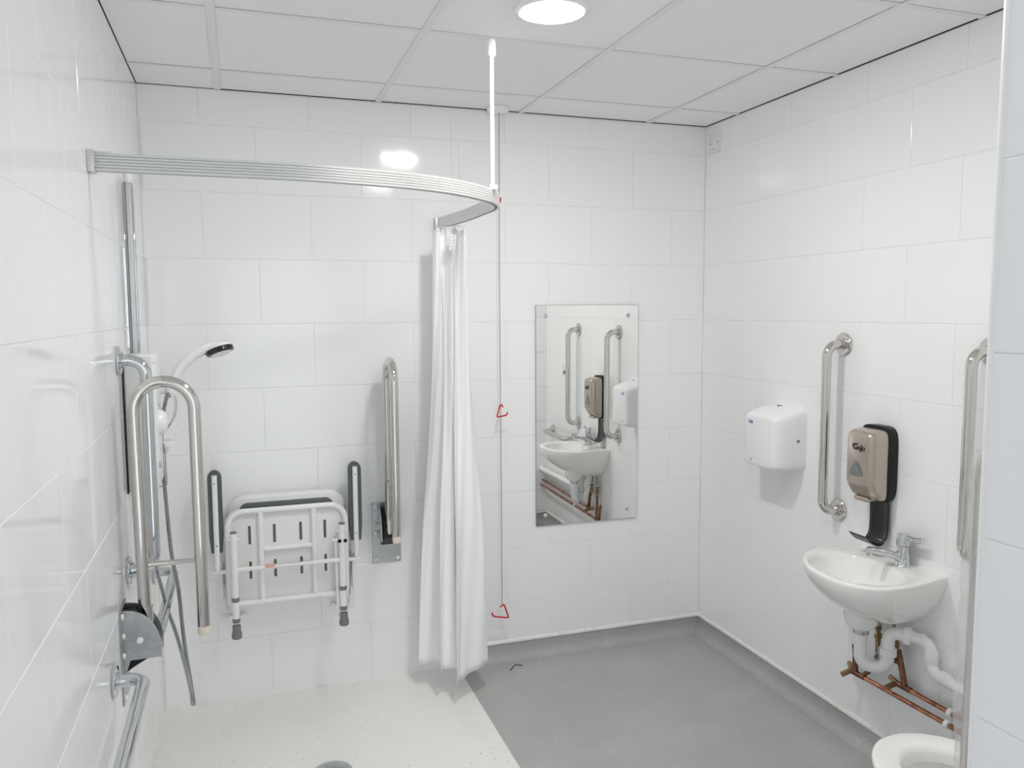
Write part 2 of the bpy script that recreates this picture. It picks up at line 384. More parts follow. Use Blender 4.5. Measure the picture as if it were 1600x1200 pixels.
# ------------------------------------------------------------------ grab rails
def flange(bm, p, n, r=.040):
    lathe(bm, p, n, [(r * .97, 0), (r, .0015), (r, .007), (r * .94, .0095), (r * .55, .0105), (.022, .011), (.0215, .016), (.017, .017)], 32)
def grab_rail(label, a, b, n, stand=.075, r=.0165, group=None, cat='grab rail'):
    a, b, n = Vector(a), Vector(b), Vector(n)
    t = thing('grab_rail', label, cat, (a + b) / 2, group)
    bm = B(); tube(bm, fillet([a + n * .006, a + n * stand, b + n * stand, b + n * .006], .045, 10), r, 20); finish('bar', bm, M['steel' if stand < .0751 and n.x < 0 else 'chrome'], t)
    for p in (a, b):
        bm = B(); flange(bm, p, n); finish('flange', bm, M['steel' if n.x < 0 else 'chrome'], t)
grab_rail('upright steel grab rail on the right wall between hand dryer and soap dispenser', (W, -.935, 1.418), (W, -.935, .815), (-1, 0, 0))
grab_rail('upright steel grab rail right of the soap dispenser, partly hidden by the near corner', (W, -1.535, 1.420), (W, -1.535, .815), (-1, 0, 0))
grab_rail('upright chrome grab rail high on the left wall behind the raised hinged rail', (0, -.80, 1.41), (0, -.80, .807), (1, 0, 0), .072)
grab_rail('horizontal chrome grab rail low on the left wall, running in the corner behind the hose', (0, -.16, .60), (0, -.80, .60), (1, 0, 0), .072)
grab_rail('horizontal chrome grab rail nearest the viewer at the lower left edge', (0, -1.141, .628), (0, -1.741, .628), (1, 0, 0), .072)
grab_rail('horizontal steel grab rail on the right wall past the washbasin, seen in the mirror', (W, -2.0, .70), (W, -1.60, .70), (-1, 0, 0))

# ------------------------------------------------------------------ hinged drop-down rails (folded up)
def hinged_rail(label, wall_pt, n, side, plate_w=.118, z_top=.755, z_bot=.497, reach=.21, top=1.375, near=.055, tilt=0., cap_side=1):
    """n: wall normal; side: along the wall; the U stands in the plane of n and z"""
    p = Vector(wall_pt); n = Vector(n); s = Vector(side)
    t = thing('hinged_support_rail', label, 'support rail', (p.x, p.y, z_bot))
    def Q(a, d, z): return p.xy.to_3d() + s * a + n * d + Vector((0, 0, z))
    def qbox(bm, a0, a1, d0, d1, z0, z1, bev=0):
        c0 = Q(a0, d0, z0); c1 = Q(a1, d1, z1)
        box(bm, min(c0.x, c1.x), max(c0.x, c1.x), min(c0.y, c1.y), max(c0.y, c1.y), z0, z1, bev, 1)
    bm = B(); qbox(bm, -plate_w / 2, plate_w / 2, 0, .004, z_bot, z_top, .001); finish('wall_plate', bm, M['brushed'], t, angle=30)
    for a, z in ((-.045, z_top - .018), (.045, z_top - .018), (-.045, z_top - .125), (-.045, z_bot + .018), (.045, z_bot + .018), (-.035, z_top - .075)):
        bm = B(); disc_cap(bm, Q(a, .004, z), n, .0085, .006); finish('screw_cap', bm, M['plastic'], t)
    # U frame bar
    hw = .0165; mid = (near + reach) / 2; R = (reach - near) / 2
    pts = [Q(0, near + .006, z_top - .10), Q(0, near, top - R - hw)]
    for k in range(1, 16):
        a = pi * k / 16; pts.append(Q(0, mid - R * math.cos(a), top - R - hw + R * math.sin(a)))
    pts += [Q(0, reach, top - R - hw), Q(0, reach + .002, .668)]
    bm = B(); tube(bm, pts, hw, 20); finish('u_frame', bm, M['steel'], t)
    bm = B(); tube(bm, [Q(0, near + .01, .86), Q(0, reach - .01, .86)], .0075, 12); finish('crossbar', bm, M['steel'], t)
    bm = B(); lathe(bm, Q(0, reach + .002, .668), (0, 0, -1), [(.0168, -.004), (.0168, .016), (.014, .022), (0, .023)], 20); finish('end_cap', bm, M['cream'], t)
    # hinge bracket: two quadrant cheeks and a dark inner block
    for a in (-.036, .030):
        bm = B(); zb, R2 = .612, .098
        poly = [(.004, zb - .05), (.004, z_top - .006)] + [(.012 + (R2 - .012) * math.sin(k / 8 * pi / 2), zb + .03 + (z_top - .006 - zb - .03) * math.cos(k / 8 * pi / 2)) for k in range(9)] + [(R2, zb), (.02, zb)]
        loft(bm, [[Q(aa, d, z) for d, z in poly] for aa in (a, a + .0035)]); finish('hinge_cheek', bm, M['brushed'], t, angle=30)
        bm = B(); disc_cap(bm, Q(a - .0003, .045, .665), -s if True else s, .009, .005)
        finish('pivot_cap', bm, M['plastic'], t)
    bm = B(); poly = [(.006, .575), (.006, .735), (.03, .738), (.055, .72), (.085, .66), (.088, .625), (.07, .612), (.03, .59)]
    loft(bm, [[Q(aa, d, z) for d, z in poly] for aa in (-.024, .024)]); finish('hinge_block', bm, M['black'], t, angle=30)
    bm = B(); lathe(bm, Q(0, near + .008, .69), (0, 0, -1), [(.0175, -.055), (.0175, -.02), (.014, .045), (.012, .05), (0, .051)], 20); finish('sleeve', bm, M['steel'], t)
    return t
hinged_rail('folded-up hinged steel rail on the left wall, tall loop before the shower box', (0, -.945, 0), (1, 0, 0), (0, 1, 0), near=.052, reach=.203)
hinged_rail('folded-up hinged steel rail on the back wall beside the folded shower seat', (.879, 0, 0), (0, -1, 0), (1, 0, 0), near=.07, reach=.235, top=1.366)
tr3 = hinged_rail('folded-up hinged steel rail wrapped in film behind the near corner', (1.505, YF, 0), (0, 1, 0), (-1, 0, 0), near=.052, reach=.193, top=1.345)

# ------------------------------------------------------------------ plastic film sleeve over that rail
bm = B(); NZ, NS = 60, 30; rows = []
FX, FY = 1.505, YF + .193
for i in range(NZ + 1):
    f = i / NZ; z = 1.305 - .74 * f; row = []
    for k in range(NS + 1):
        a = k / NS; ang = 2 * pi * a
        rr = .0195 + .010 * min(1, f * 3) + .0022 * math.sin(3 * ang + 9 * f) + .003 * math.sin(17 * f + 2 * ang) * f + .002 * math.sin(41 * f + 5 * ang) + .012 * max(0, f - .75) * (1 + math.sin(2 * ang))
        row.append(Vector((FX + rr * math.sin(ang), FY + rr * math.cos(ang), z - .015 * math.sin(ang) * f)))
    rows.append(row)
loft(bm, rows, False, False, closed=False)
tag(finish('plastic_film', bm, M['film']), 'crumpled clear protective film hanging from the rail behind the near corner', 'plastic film')

# ------------------------------------------------------------------ curtain track, hanger, curtain
tk = thing('curtain_track', 'curved silver curtain track running out from the left wall and back to the back wall', 'curtain track', (.6, -.8, 1.9))
path = fillet([(.002, -1.118, 0), (.50, -1.118, 0), (.89, -1.04, 0), (1.150, -.78, 0), (1.150, -.35, 0), (1.116, -.003, 0)], [0, .9, .62, .34, .9, 0], 14)
TZ0, TZ1 = 1.879, 1.921
def track_profile():
    out = []; hw = .011
    # outer face ribbed, going up
    n = 6; 
    out.append((hw, TZ0))
    for k in range(n):
        za = TZ0 + (TZ1 - TZ0) * (k + .12) / n; zb = TZ0 + (TZ1 - TZ0) * (k + .88) / n; zc = TZ0 + (TZ1 - TZ0) * (k + 1) / n
        out += [(hw + .0012, za), (hw + .0012, zb)] + ([(hw - .0004, zc)] if k < n - 1 else [])
    out += [(hw, TZ1), (-hw, TZ1), (-hw, TZ0), (-.004, TZ0), (-.004, TZ0 + .012), (.004, TZ0 + .012), (.004, TZ0)]
    return out
bm = B(); rings = []
for i, q in enumerate(path):
    a = path[max(0, i - 1)]; b = path[min(len(path) - 1, i + 1)]; T = (b - a).normalized(); O = Vector((T.y, -T.x, 0))
    rings.append([q + O * d + Vector((0, 0, z)) for d, z in track_profile()])
loft(bm, rings); finish('rail', bm, M['alu'], tk, angle=25)
bm = B(); box(bm, 0, .016, -1.140, -1.096, TZ0 - .004, TZ1 + .006, .002); box(bm, .012, .05, -1.133, -1.103, TZ1 - .001, TZ1 + .003, .001); finish('wall_bracket', bm, M['alu'], tk)
bm = B(); box(bm, 1.104, 1.132, -.006, 0, TZ0 - .004, TZ1 + .004, .0015); box(bm, 1.100, 1.114, -.03, 0, TZ0 - .008, TZ1 + .002, .0015); finish('wall_bracket', bm, M['alu'], tk)
rx, ry = 1.090, -.845
bm = B(); tube(bm, [(rx, ry, TZ1), (rx, ry, H - .003)], .0068, 14); finish('hanger_rod', bm, M['enamel'], tk)
bm = B(); lathe(bm, (rx, ry, H - .0005), (0, 0, -1), [(.0135, 0), (.0135, .045), (.011, .05), (.009, .051)], 18); finish('rod_socket', bm, M['plastic'], tk)
bm = B(); box(bm, rx - .013, rx + .013, ry - .013, ry + .013, TZ1 - .002, TZ1 + .012, .002); finish('rod_clamp', bm, M['plastic'], tk)

cu = thing('shower_curtain', 'white shower curtain bunched against the back wall at the end of the track', 'curtain', (1.12, -.2, .1))
top = [(1.058, -.150), (1.066, -.172), (1.078, -.182), (1.086, -.160), (1.096, -.150), (1.106, -.164), (1.110, -.186), (1.124, -.192), (1.140, -.186), (1.148, -.166), (1.158, -.178), (1.170, -.200), (1.186, -.198), (1.198, -.17), (1.190, -.13)]
bot = [(.976, -.150), (1.010, -.150), (1.058, -.140), (1.060, -.190), (1.034, -.290), (1.058, -.256), (1.102, -.262), (1.112, -.250), (1.082, -.360), (1.105, -.330), (1.140, -.308), (1.195, -.290), (1.240, -.262), (1.242, -.20), (1.21, -.12)]
NSs = 9; NZ = 60
T3 = smoothpath([(a, b, 0) for a, b in top], NSs); B3 = smoothpath([(a, b, 0) for a, b in bot], 9)
# sharper creases at the bottom: blend with the straight polyline
Bl = []
for i in range(len(bot) - 1):
    for k in range(9):
        t = k / 9; Bl.append(Vector((bot[i][0] * (1 - t) + bot[i + 1][0] * t, bot[i][1] * (1 - t) + bot[i + 1][1] * t, 0)))
Bl.append(Vector((*bot[-1], 0)))
B3 = [a * .6 + b * .4 for a, b in zip(B3, Bl)]
bm = B(); rows = []; n = len(T3)
for i in range(NZ + 1):
    f = i / NZ; row = []
    w = f ** .85
    for k in range(n):
        s = k / (n - 1); q = T3[k] * (1 - w) + B3[k] * w
        tight = 1 - .30 * math.sin(pi * min(1, f * 1.5)) * (1 - f)       # gathers in a little below the head
        cx_, cy_ = 1.127 + (-.012) * w, -.19 - .05 * w
        q = Vector((cx_ + (q.x - cx_) * tight, cy_ + (q.y - cy_) * tight, 0))
        q.y += .006 * math.sin(21 * s + 6 * f) * math.sin(pi * f) + .003 * math.sin(60 * s + 14 * f)
        q.x += .003 * math.sin(17 * s - 9 * f) * math.sin(pi * f)
        crease = .0022 * math.exp(-((f - .575) / .006) ** 2) * math.sin(40 * s) + .002 * math.exp(-((f - .86 - .01 * s) / .005) ** 2)
        q.y -= crease
        zb = .105 - .012 * math.sin(s * 13)
        q.z = 1.862 - .006 * math.cos(s * 26) * (1 - f) - (1.862 - zb) * f
        row.append(q)
    rows.append(row)
loft(bm, rows, False, False, closed=False)
c_ = finish('cloth', bm, M['curtain'], cu, angle=70)
sd = c_.modifiers.new('thick', 'SOLIDIFY'); sd.thickness = .0012
for k, (x, y) in enumerate([(1.073, -.20), (1.098, -.14), (1.128, -.22), (1.158, -.17), (1.183, -.235)]):
    ty = y; hx = 1.150 - .034 * (ty + .35) / .35
    bm = B(); tube(bm, smoothpath([(x, y, 1.845), (x - .004, y, 1.862), (hx + .0, y, 1.872), (hx, y, 1.889)], 4), .0014, 6)
    tube(bm, [(hx - .006, y, 1.886), (hx + .006, y, 1.886)], .004, 8)
    finish('hook', bm, M['plastic'], cu)
lx, ly = 1.115, -.252
bm = B(); box(bm, lx - .014, lx + .012, ly - .001, ly, 1.775, 1.835, rot=Matrix.Rotation(.10, 3, 'Y')); lb = finish('care_label', bm, M['labelwhite'], cu, smooth=False)
bm = B()
for z, w_ in ((1.828, .009), (1.82, .004), (1.812, .009), (1.800, .007), (1.788, .009), (1.779, .009)):
    box(bm, lx - w_, lx + w_ - .002, ly - .0016, ly - .0009, z, z + .0015)
box(bm, lx - .0125, lx - .0115, ly - .0016, ly - .0009, 1.779, 1.83)
finish('print', bm, M['greyink'], lb, smooth=False)

# ------------------------------------------------------------------ pull cord
pc = thing('alarm_pull_cord', 'emergency pull cord with two red triangle handles hanging beside the curtain', 'pull cord', (1.365, -.06, H))
cxp, cyp = 1.364, -.06
bm = B(); lathe(bm, (cxp, cyp + .01, H + .001), (0, 0, -1), [(.047, 0), (.047, .008), (.043, .016), (.034, .020), (0, .021)], 36); finish('ceiling_rose', bm, M['plastic'], pc)
bm = B(); pts = [(cxp + .0012 * math.sin(3.1 * z), cyp, z) for z in [H - .02 - (H - .02 - .275) * k / 40 for k in range(41)]]
tube(bm, pts, .0016, 8); finish('cord', bm, M['cordm'], pc)
bm = B(); lathe(bm, (cxp + .002, cyp, 2.012), (0, 0, -1), [(.002, 0), (.006, .004), (.0065, .012), (.005, .020), (.002, .024)], 14); finish('bead', bm, M['red'], pc)
bm = B(); tube(bm, fillet([(1.374, -.062, 1.136), (1.366, -.062, 1.150), (1.360, -.062, 1.143), (1.346, -.062, 1.094), (1.388, -.062, 1.101), (1.394, -.062, 1.110), (1.392, -.062, 1.114)], .004, 4), .0032, 10); finish('triangle_handle', bm, M['red'], pc)
bm = B(); tube(bm, fillet([(1.355, -.062, .266), (1.367, -.062, .272), (1.369, -.062, .282), (1.376, -.062, .268), (1.395, -.062, .213), (1.326, -.062, .228), (1.318, -.062, .240), (1.321, -.062, .246)], .004, 4), .0034, 10); finish('triangle_handle', bm, M['red'], pc)

# ------------------------------------------------------------------ mirror
mi = thing('wall_mirror', 'tall frameless rectangular mirror screwed to the back wall', 'mirror', (1.79, -.009, .585))
bm = B(); box(bm, 1.543, 2.036, -.0085, -.0035, .590, 1.5665, .0008, 1); finish('backing', bm, M['mirroredge'], mi, smooth=False)
bm = B(); box(bm, 1.5442, 2.0348, -.0090, -.0086, .5912, 1.5653); finish('glass', bm, M['mirror'], mi, smooth=False)
for x, z in ((1.588, 1.520), (1.985, 1.520), (1.588, .636), (1.985, .636)):
    bm = B(); lathe(bm, (x, -.009, z), (0, -1, 0), [(.0095, 0), (.0095, .003), (.007, .008), (0, .010)], 20); finish('screw_cap', bm, M['chrome'], mi)
mi.rotation_euler.z = -.0076      # it hangs very slightly off the wall at its right edge

# ------------------------------------------------------------------ blank plate high in the corner
bp_ = thing('socket_plate', 'square white cover plate with two screws high in the right corner', 'cover plate', (W, -.08, 2.24))
bm = B(); box(bm, W - .009, W + .001, -.123, -.037, 2.243, 2.329, .003); finish('plate', bm, M['paint'], bp_)
for y in (-.110, -.050):
    bm = B(); disc_cap(bm, (W - .009, y, 2.286), (-1, 0, 0), .004, .001); finish('screw', bm, M['rubber'], bp_)
bm = B(); box(bm, W - .0098, W - .009, -.086, -.072, 2.259, 2.262); finish('mark', bm, M['greyink'], bp_)

# reset box seen in the mirror
rb = thing('reset_box', 'small white alarm reset box on the right wall, seen only in the mirror', 'switch', (W, -1.741, 1.10))
bm = B(); box(bm, W - .018, W, -1.784, -1.698, 1.105, 1.191, .003); finish('box', bm, M['plastic'], rb)
bm = B(); box(bm, W - .021, W - .018, -1.763, -1.719, 1.118, 1.142, .001); finish('button', bm, M['rubber'], rb)
bm = B(); box(bm, W - .0188, W - .0178, -1.763, -1.719, 1.155, 1.168); finish('indicator', bm, M['foil'], rb)

# ------------------------------------------------------------------ hand dryer
hd = thing('hand_dryer', 'white rounded hand dryer on the right wall nearest the room corner', 'hand dryer', (W, -.635, .92))
yc, zc = -.632, 1.041
rings = []
for d, a, b, dz in [(0, .117, .121, 0), (.03, .118, .121, 0), (.07, .117, .119, -.001), (.10, .112, .116, -.003), (.122, .103, .112, -.004), (.134, .092, .108, -.005), (.1385, .083, .102, -.005), (.140, .074, .094, -.005)]:
    rings.append([p - Vector((d, 0, 0)) for p in sring((W, yc, zc + dz), (0, 1, 0), (0, 0, 1), a, b, 9, 64)])
for ring in rings:
    for p in ring:      # the top slopes down towards the front and the crown is domed
        if p.z > zc: p.z += -.16 * (W - p.x) * max(0, (p.z - zc) / .12) + .012 * math.cos((p.y - yc) / .12 * pi / 2) * max(0, (p.z - zc) / .12) ** 3
bm = B(); loft(bm, rings); finish('cover', bm, M['plastic'], hd, angle=35)
bm = B(); lathe(bm, (W - .07, yc, .9225), (0, 0, -1), [(.03, 0), (.03, .004), (.026, .005)], 24); finish('air_nozzle', bm, M['rubber'], hd)
bm = B(); box(bm, W - .1408, W - .1395, -.600, -.572, 1.095, 1.107, .0004, 1); lb = finish('blue_badge', bm, M['blue'], hd); lb['label'] = 'small blue badge'
bm = B(); box(bm, W - .1412, W - .1406, -.582, -.576, 1.098, 1.104); box(bm, W - .1412, W - .1406, -.597, -.585, 1.1005, 1.1022); finish('print', bm, M['labelwhite'], lb, smooth=False)
bm = B(); box(bm, W - .1408, W - .139, -.604, -.586, .942, .958, .0004, 1); lb = finish('paper_label', bm, M['labelwhite'], hd)
bm = B(); lathe(bm, (W - .1408, -.595, .949), (-1, 0, 0), [(.003, 0), (.003, .0005)], 12); box(bm, W - .1413, W - .1406, -.602, -.588, .9545, .956); finish('print', bm, M['ink'], lb, smooth=False)
bm = B(); lathe(bm, (W - .040, yc - .1175, 1.040), (0, -1, 0), [(.0065, 0), (.0065, .001), (.005, .0016), (0, .0016)], 18); finish('lock_screw', bm, M['rubber'], hd)
bm = B(); tube(bm, smoothpath([(W - .055, yc - .015, 1.1645), (W - .05, yc + .0, 1.1672), (W - .04, yc - .018, 1.1665)], 4), .0016, 6); finish('cable_tie', bm, M['rubber'], hd)

# ------------------------------------------------------------------ soap dispenser
sdp = thing('soap_dispenser', 'taupe and black automatic soap dispenser with a curved drip tray above the washbasin', 'soap dispenser', (W, -1.138, .75))
yc, zc = -1.139, 1.026
def drings(spec, e):
    return [[p - Vector((d, 0, 0)) for p in sring((W, yc, zc + dz), (0, 1, 0), (0, 0, 1), a, b, e, 56)] for d, a, b, dz in spec]
bm = B(); loft(bm, drings([(0, .064, .126, 0), (.004, .066, .128, 0), (.038, .067, .129, 0), (.041, .066, .128, 0)], 5)); finish('back_plate', bm, M['black'], sdp)
bm = B(); loft(bm, drings([(.041, .0635, .121, -.003), (.060, .0635, .121, -.003), (.082, .0610, .117, -.002), (.095, .0590, .112, .000), (.103, .0545, .105, .003), (.107, .0475, .097, .007)], 7))
for v in bm.verts:      # chin: the bottom of the front falls back
    k = (W - v.co.x - .05) / .057
    if k > 0 and v.co.z < zc - .045: v.co.z += .035 * k * k * min(1, (zc - .045 - v.co.z) / .06)
finish('front_cover', bm, M['taupe'], sdp, angle=50)
bm = B(); box(bm, W - .088, W - .050, yc - .026, yc + .036, .899, .915, .006, 3); finish('nozzle', bm, M['taupe'], sdp)
def tri(bm, c, r, d0, d1, sc=1.):
    P = []
    for k in range(3):
        a = pi / 2 + k * 2 * pi / 3
        for j in range(7):
            b = a - pi / 3 + j / 6 * 2 * pi / 3
            P.append((c[1] + (math.cos(a) * r + math.cos(b) * r * .42) * 1.0 * sc, c[2] + (math.sin(a) * r * .95 + math.sin(b) * r * .42) * sc))
    loft(bm, [[Vector((W - d, y, z)) for y, z in P] for d in (d0, d1)])
bm = B(); tri(bm, (0, yc + .006, 1.006), .023, .09, .1085); wnd = finish('sensor_window', bm, M['smoke'], sdp)
bm = B(); lathe(bm, (W - .1085, yc + .006, 1.004), (-1, 0, 0), [(.013, 0), (.011, .001), (.004, .0014), (0, .0014)], 18); finish('sensor_lens', bm, M['rubber'], wnd)
text('logo', 'GoJo', .0265, M['ink'], (W - .1078, yc - .004, 1.083), (0, -1, 0), (0, 0, 1), sdp, .0006, .08, .0008)
bm = B(); tube(bm, smoothpath([(W - .1078, yc + .026, 1.083), (W - .1079, yc + .023, 1.093), (W - .1076, yc + .004, 1.0965), (W - .1075, yc - .008, 1.0945)], 5), [.0006] * 3 + [.0013] * 6 + [.001] * 4 + [.0004] * 3, 6); finish('logo_swoosh', bm, M['ink'], sdp)
# drip tray: curved ribbon with upturned sides
prof = smoothpath([(.012, .905), (.010, .85), (.012, .79), (.024, .762), (.045, .752), (.068, .760), (.088, .777), (.095, .785)], 5)
bm = B(); L = []
for a in range(9):
    u = -1 + 2 * a / 8; lip = .006 * abs(u) ** 4
    L.append([Vector((W - q.x - lip * .8, yc - .006 + u * .042, q.y + lip * .4)) for q in prof])
loft(bm, L, False, False, closed=False); o = finish('drip_tray', bm, M['blackgloss'], sdp, angle=60); md = o.modifiers.new('thick', 'SOLIDIFY'); md.thickness = .0028; md.offset = 0

# ------------------------------------------------------------------ washbasin
wbn = thing('washbasin', 'small white wall-hung washbasin under the soap dispenser on the right wall', 'washbasin', (W, -1.235, .51))
OUT = [(0, -1.046), (.05, -1.032), (.10, -1.026), (.17, -1.026), (.22, -1.042), (.265, -1.075), (.305, -1.125), (.333, -1.185), (.345, -1.245), (.347, -1.30), (.338, -1.352), (.312, -1.400), (.262, -1.436), (.20, -1.447), (.14, -1.446), (.07, -1.434), (0, -1.417)]
CX, CY = .175, -1.235
outl = smoothpath([(a, b, 0) for a, b in OUT], 5)
# resample by walking: keep N points for every ring incl. the straight wall side
back = [Vector((0, -1.417 + (.371) * k / 14, 0)) for k in range(1, 14)]
ringp = [Vector((q.x, q.y, 0)) for q in outl] + back
NR = len(ringp)
def br(scale, z, inset=0., wall=True, cyy=CY):
    out = []
    for q in ringp:
        if inset:
            d = (Vector((CX, cyy, 0)) - q); L_ = d.length; qq = q + d / L_ * inset; qq.x = max(qq.x, 0) if q.x > 1e-4 else 0
        else: qq = q
        out.append(Vector((W - max(0, qq.x * scale), cyy + (qq.y - cyy) * scale, z)))
    return out
ZR = .716
rings = []
for h, dz in [(.30, .180), (.36, .177), (.45, .170), (.56, .157), (.66, .141), (.75, .122), (.83, .101), (.90, .078), (.95, .055), (.98, .038), (.993, .020), (1., .010), (1., .006), (.994, .0015)]:
    rings.append(br(h, ZR - dz))
def inner(kx, ky, z, cx=.205, cyy=-1.248):
    out = []
    for q in ringp:
        a = math.atan2(q.y - CY, q.x - CX); ca, sa = math.cos(a), math.sin(a)
        e = 2.0; r = (abs(ca) ** e + abs(sa) ** e) ** (-1 / e)
        out.append(Vector((W - (cx + kx * r * ca), cyy + ky * r * sa, z)))
    return out
rings.append(br(.985, ZR, 0))
rings += [inner(.124, .172, ZR - .001, .200), inner(.119, .167, ZR - .006, .200), inner(.115, .162, ZR - .02, .20), inner(.106, .150, ZR - .05, .20), inner(.088, .125, ZR - .085, .195), inner(.06, .085, ZR - .112, .185), inner(.03, .04, ZR - .122, .18), inner(.02, .02, ZR - .126, .175)]
bm = B(); loft(bm, rings)
finish('bowl', bm, M['ceramic'], wbn, angle=60)
DX, DY = W - .155, -1.232
bm = B(); lathe(bm, (DX, DY, .60), (0, 0, -1), [(.060, 0), (.056, .055), (.049, .078), (.042, .090), (.036, .094), (0, .094)], 32); finish('drain_boss', bm, M['ceramic'], wbn)
bm = B(); lathe(bm, (W - .175, -1.225, .5895), (0, 0, 1), [(.022, -.003), (.022, .002), (.018, .003), (.010, .001), (0, .001)], 24); finish('waste_ring', bm, M['chrome'], wbn)
bm = B(); lathe(bm, (W - .078, -1.235, .665), (-1, 0, .3), [(.010, -.004), (.010, .0015), (.006, .002), (.005, -.003)], 18); finish('overflow', bm, M['chrome'], wbn)

# tap
tp = thing('basin_tap', 'chrome lever mixer tap on the washbasin', 'tap', (2.343, -1.275, ZR))
tx, ty = 2.336, -1.280
bm = B(); lathe(bm, (tx, ty, ZR - .002), (0, 0, 1), [(.026, 0), (.026, .004), (.0225, .008), (.0205, .03), (.020, .062), (.0205, .066), (.0205, .068)], 28); finish('body', bm, M['chrome'], tp)
bm = B(); tube(bm, smoothpath([(tx - .006, ty + .002, ZR + .020), (tx - .028, ty + .010, ZR + .034), (tx - .060, ty + .020, ZR + .044), (tx - .100, ty + .032, ZR + .052), (tx - .112, ty + .036, ZR + .053)], 6), [.016] * 4 + [.0155] * 6 + [.013] * 6 + [.0115] * 8 + [.011], 20, flat=(.8, 1.05)); finish('spout', bm, M['chrome'], tp)
bm = B(); lathe(bm, (tx - .103, ty + .033, ZR + .050), (-.15, .05, -1), [(.0105, 0), (.0105, .014), (.009, .017), (0, .016)], 20); finish('aerator', bm, M['chrome'], tp)
bm = B(); lathe(bm, (tx, ty, ZR + .061), (0, 0, 1), [(.0205, .006), (.0205, .037), (.019, .042), (.013, .044), (0, .0445)], 28); cp = finish('lever_cap', bm, M['chrome'], tp)
bm = B(); tube(bm, smoothpath([(tx + .002, ty - .012, ZR + .097), (tx + .004, ty - .04, ZR + .093), (tx + .006, ty - .072, ZR + .099)], 6), [.009] * 6 + [.010] * 6 + [.009], 14, flat=(.9, 1.15)); finish('lever', bm, M['chrome'], tp)

# ------------------------------------------------------------------ trap and waste pipe
tpz = thing('waste_pipe', 'white plastic bottle-bend trap and waste pipe below the washbasin', 'pipe', (DX, DY, .4))
bm = B(); lathe(bm, (DX, DY, .510), (0, 0, -1), [(.024, 0), (.025, .003), (.025, .022), (.022, .024)], 24); finish('waste_nut', bm, M['brushed'], tpz)
A0 = Vector((DX, DY, .49)); r2 = Vector((2.285, -1.285, 0))
z_b = .392; zo = .502
n1 = Vector((2.350, -1.375, 0))
u = [A0, Vector((DX, DY, z_b)), Vector((r2.x, r2.y, z_b)), Vector((r2.x, r2.y, .43))]
bm = B(); tube(bm, fillet([Vector((DX, DY, .488)), Vector((DX, DY, z_b - .012)), Vector((r2.x, r2.y, z_b - .012)), Vector((r2.x, r2.y, .43))], .036, 10), .0200, 22); finish('trap_bend', bm, M['pvc'], tpz)
bm = B(); lathe(bm, (DX, DY, .488), (0, 0, -1), [(.022, 0), (.0225, .004), (.0215, .012), (.020, .02)], 24); finish('trap_inlet', bm, M['pvc'], tpz)
bm = B(); lathe(bm, (r2.x, r2.y, .450), (0, 0, -1), [(.022, 0), (.0265, .002), (.0265, .010), (.0245, .012), (.0265, .014), (.0265, .024), (.022, .027)], 24); finish('union_nut', bm, M['pvc'], tpz)
bm = B(); tube(bm, fillet([Vector((r2.x, r2.y, .44)), Vector((r2.x, r2.y, zo)), Vector((2.318, -1.331, zo)), Vector((2.33, -1.348, zo))], .03, 10), .0195, 22); finish('outlet_elbow', bm, M['pvc'], tpz)
dirn = (n1 - r2).normalized()
bm = B()
x_, y_, a_ = frame(dirn); o_ = Vector((2.312, -1.322, zo)); 
rg = []
for h in (0, .003, .003, .019, .019, .022):
    pass
def ribbed(bm, o, d, r, L, ribs=22):
    x, y, a = frame(d); rg = []
    for h, rr in ((0, r * .9), (.002, r), (L - .002, r), (L, r * .9)):
        rg.append([o + a * h + (x * math.cos(2 * pi * k / (ribs * 2)) + y * math.sin(2 * pi * k / (ribs * 2))) * (rr * (1.04 if k % 2 else .97)) for k in range(ribs * 2)])
    loft(bm, rg)
ribbed(bm, Vector((2.311, -1.321, zo)), dirn, .027, .022); finish('union_nut', bm, M['pvc'], tpz, angle=20)
e1 = Vector((2.342, -1.402, zo + .002))
bm = B(); tube(bm, fillet([Vector((2.320, -1.333, zo)), e1, Vector((e1.x, e1.y, .412)), Vector((2.338, -1.50, .408))], .034, 10), .0178, 22)
tube(bm, [(2.338, -1.49, .408), (2.335, YB, .400)], .0178, 22); finish('pipe_run', bm, M['pvc'], tpz)
for (p, d, L_) in ((e1 + Vector((0, 0, -.028)), (0, 0, -1), .034), (Vector((e1.x, -1.442, .411)), (0, -1, 0), .03)):
    bm = B(); lathe(bm, p, d, [(.0205, 0), (.0210, .001), (.0210, L_ - .001), (.0205, L_)], 24); finish('socket', bm, M['pvc'], tpz)
bm = B(); dp = Vector((2.332, -1.365, zo)); lathe(bm, dp, dirn, [(.0205, 0), (.0210, .001), (.0210, .016), (.0205, .017)], 24); finish('socket', bm, M['pvc'], tpz)
bm = B(); pts = [Vector((2.262, -1.262, .415)) + Vector((.011 * math.cos(a), 0, .011 * math.sin(a))) for a in [k / 14 * 2 * pi * .9 for k in range(15)]]
tube(bm, pts + [Vector((2.262, -1.262, .46))], .0022, 6); finish('chain_ring', bm, M['chrome'], tpz)

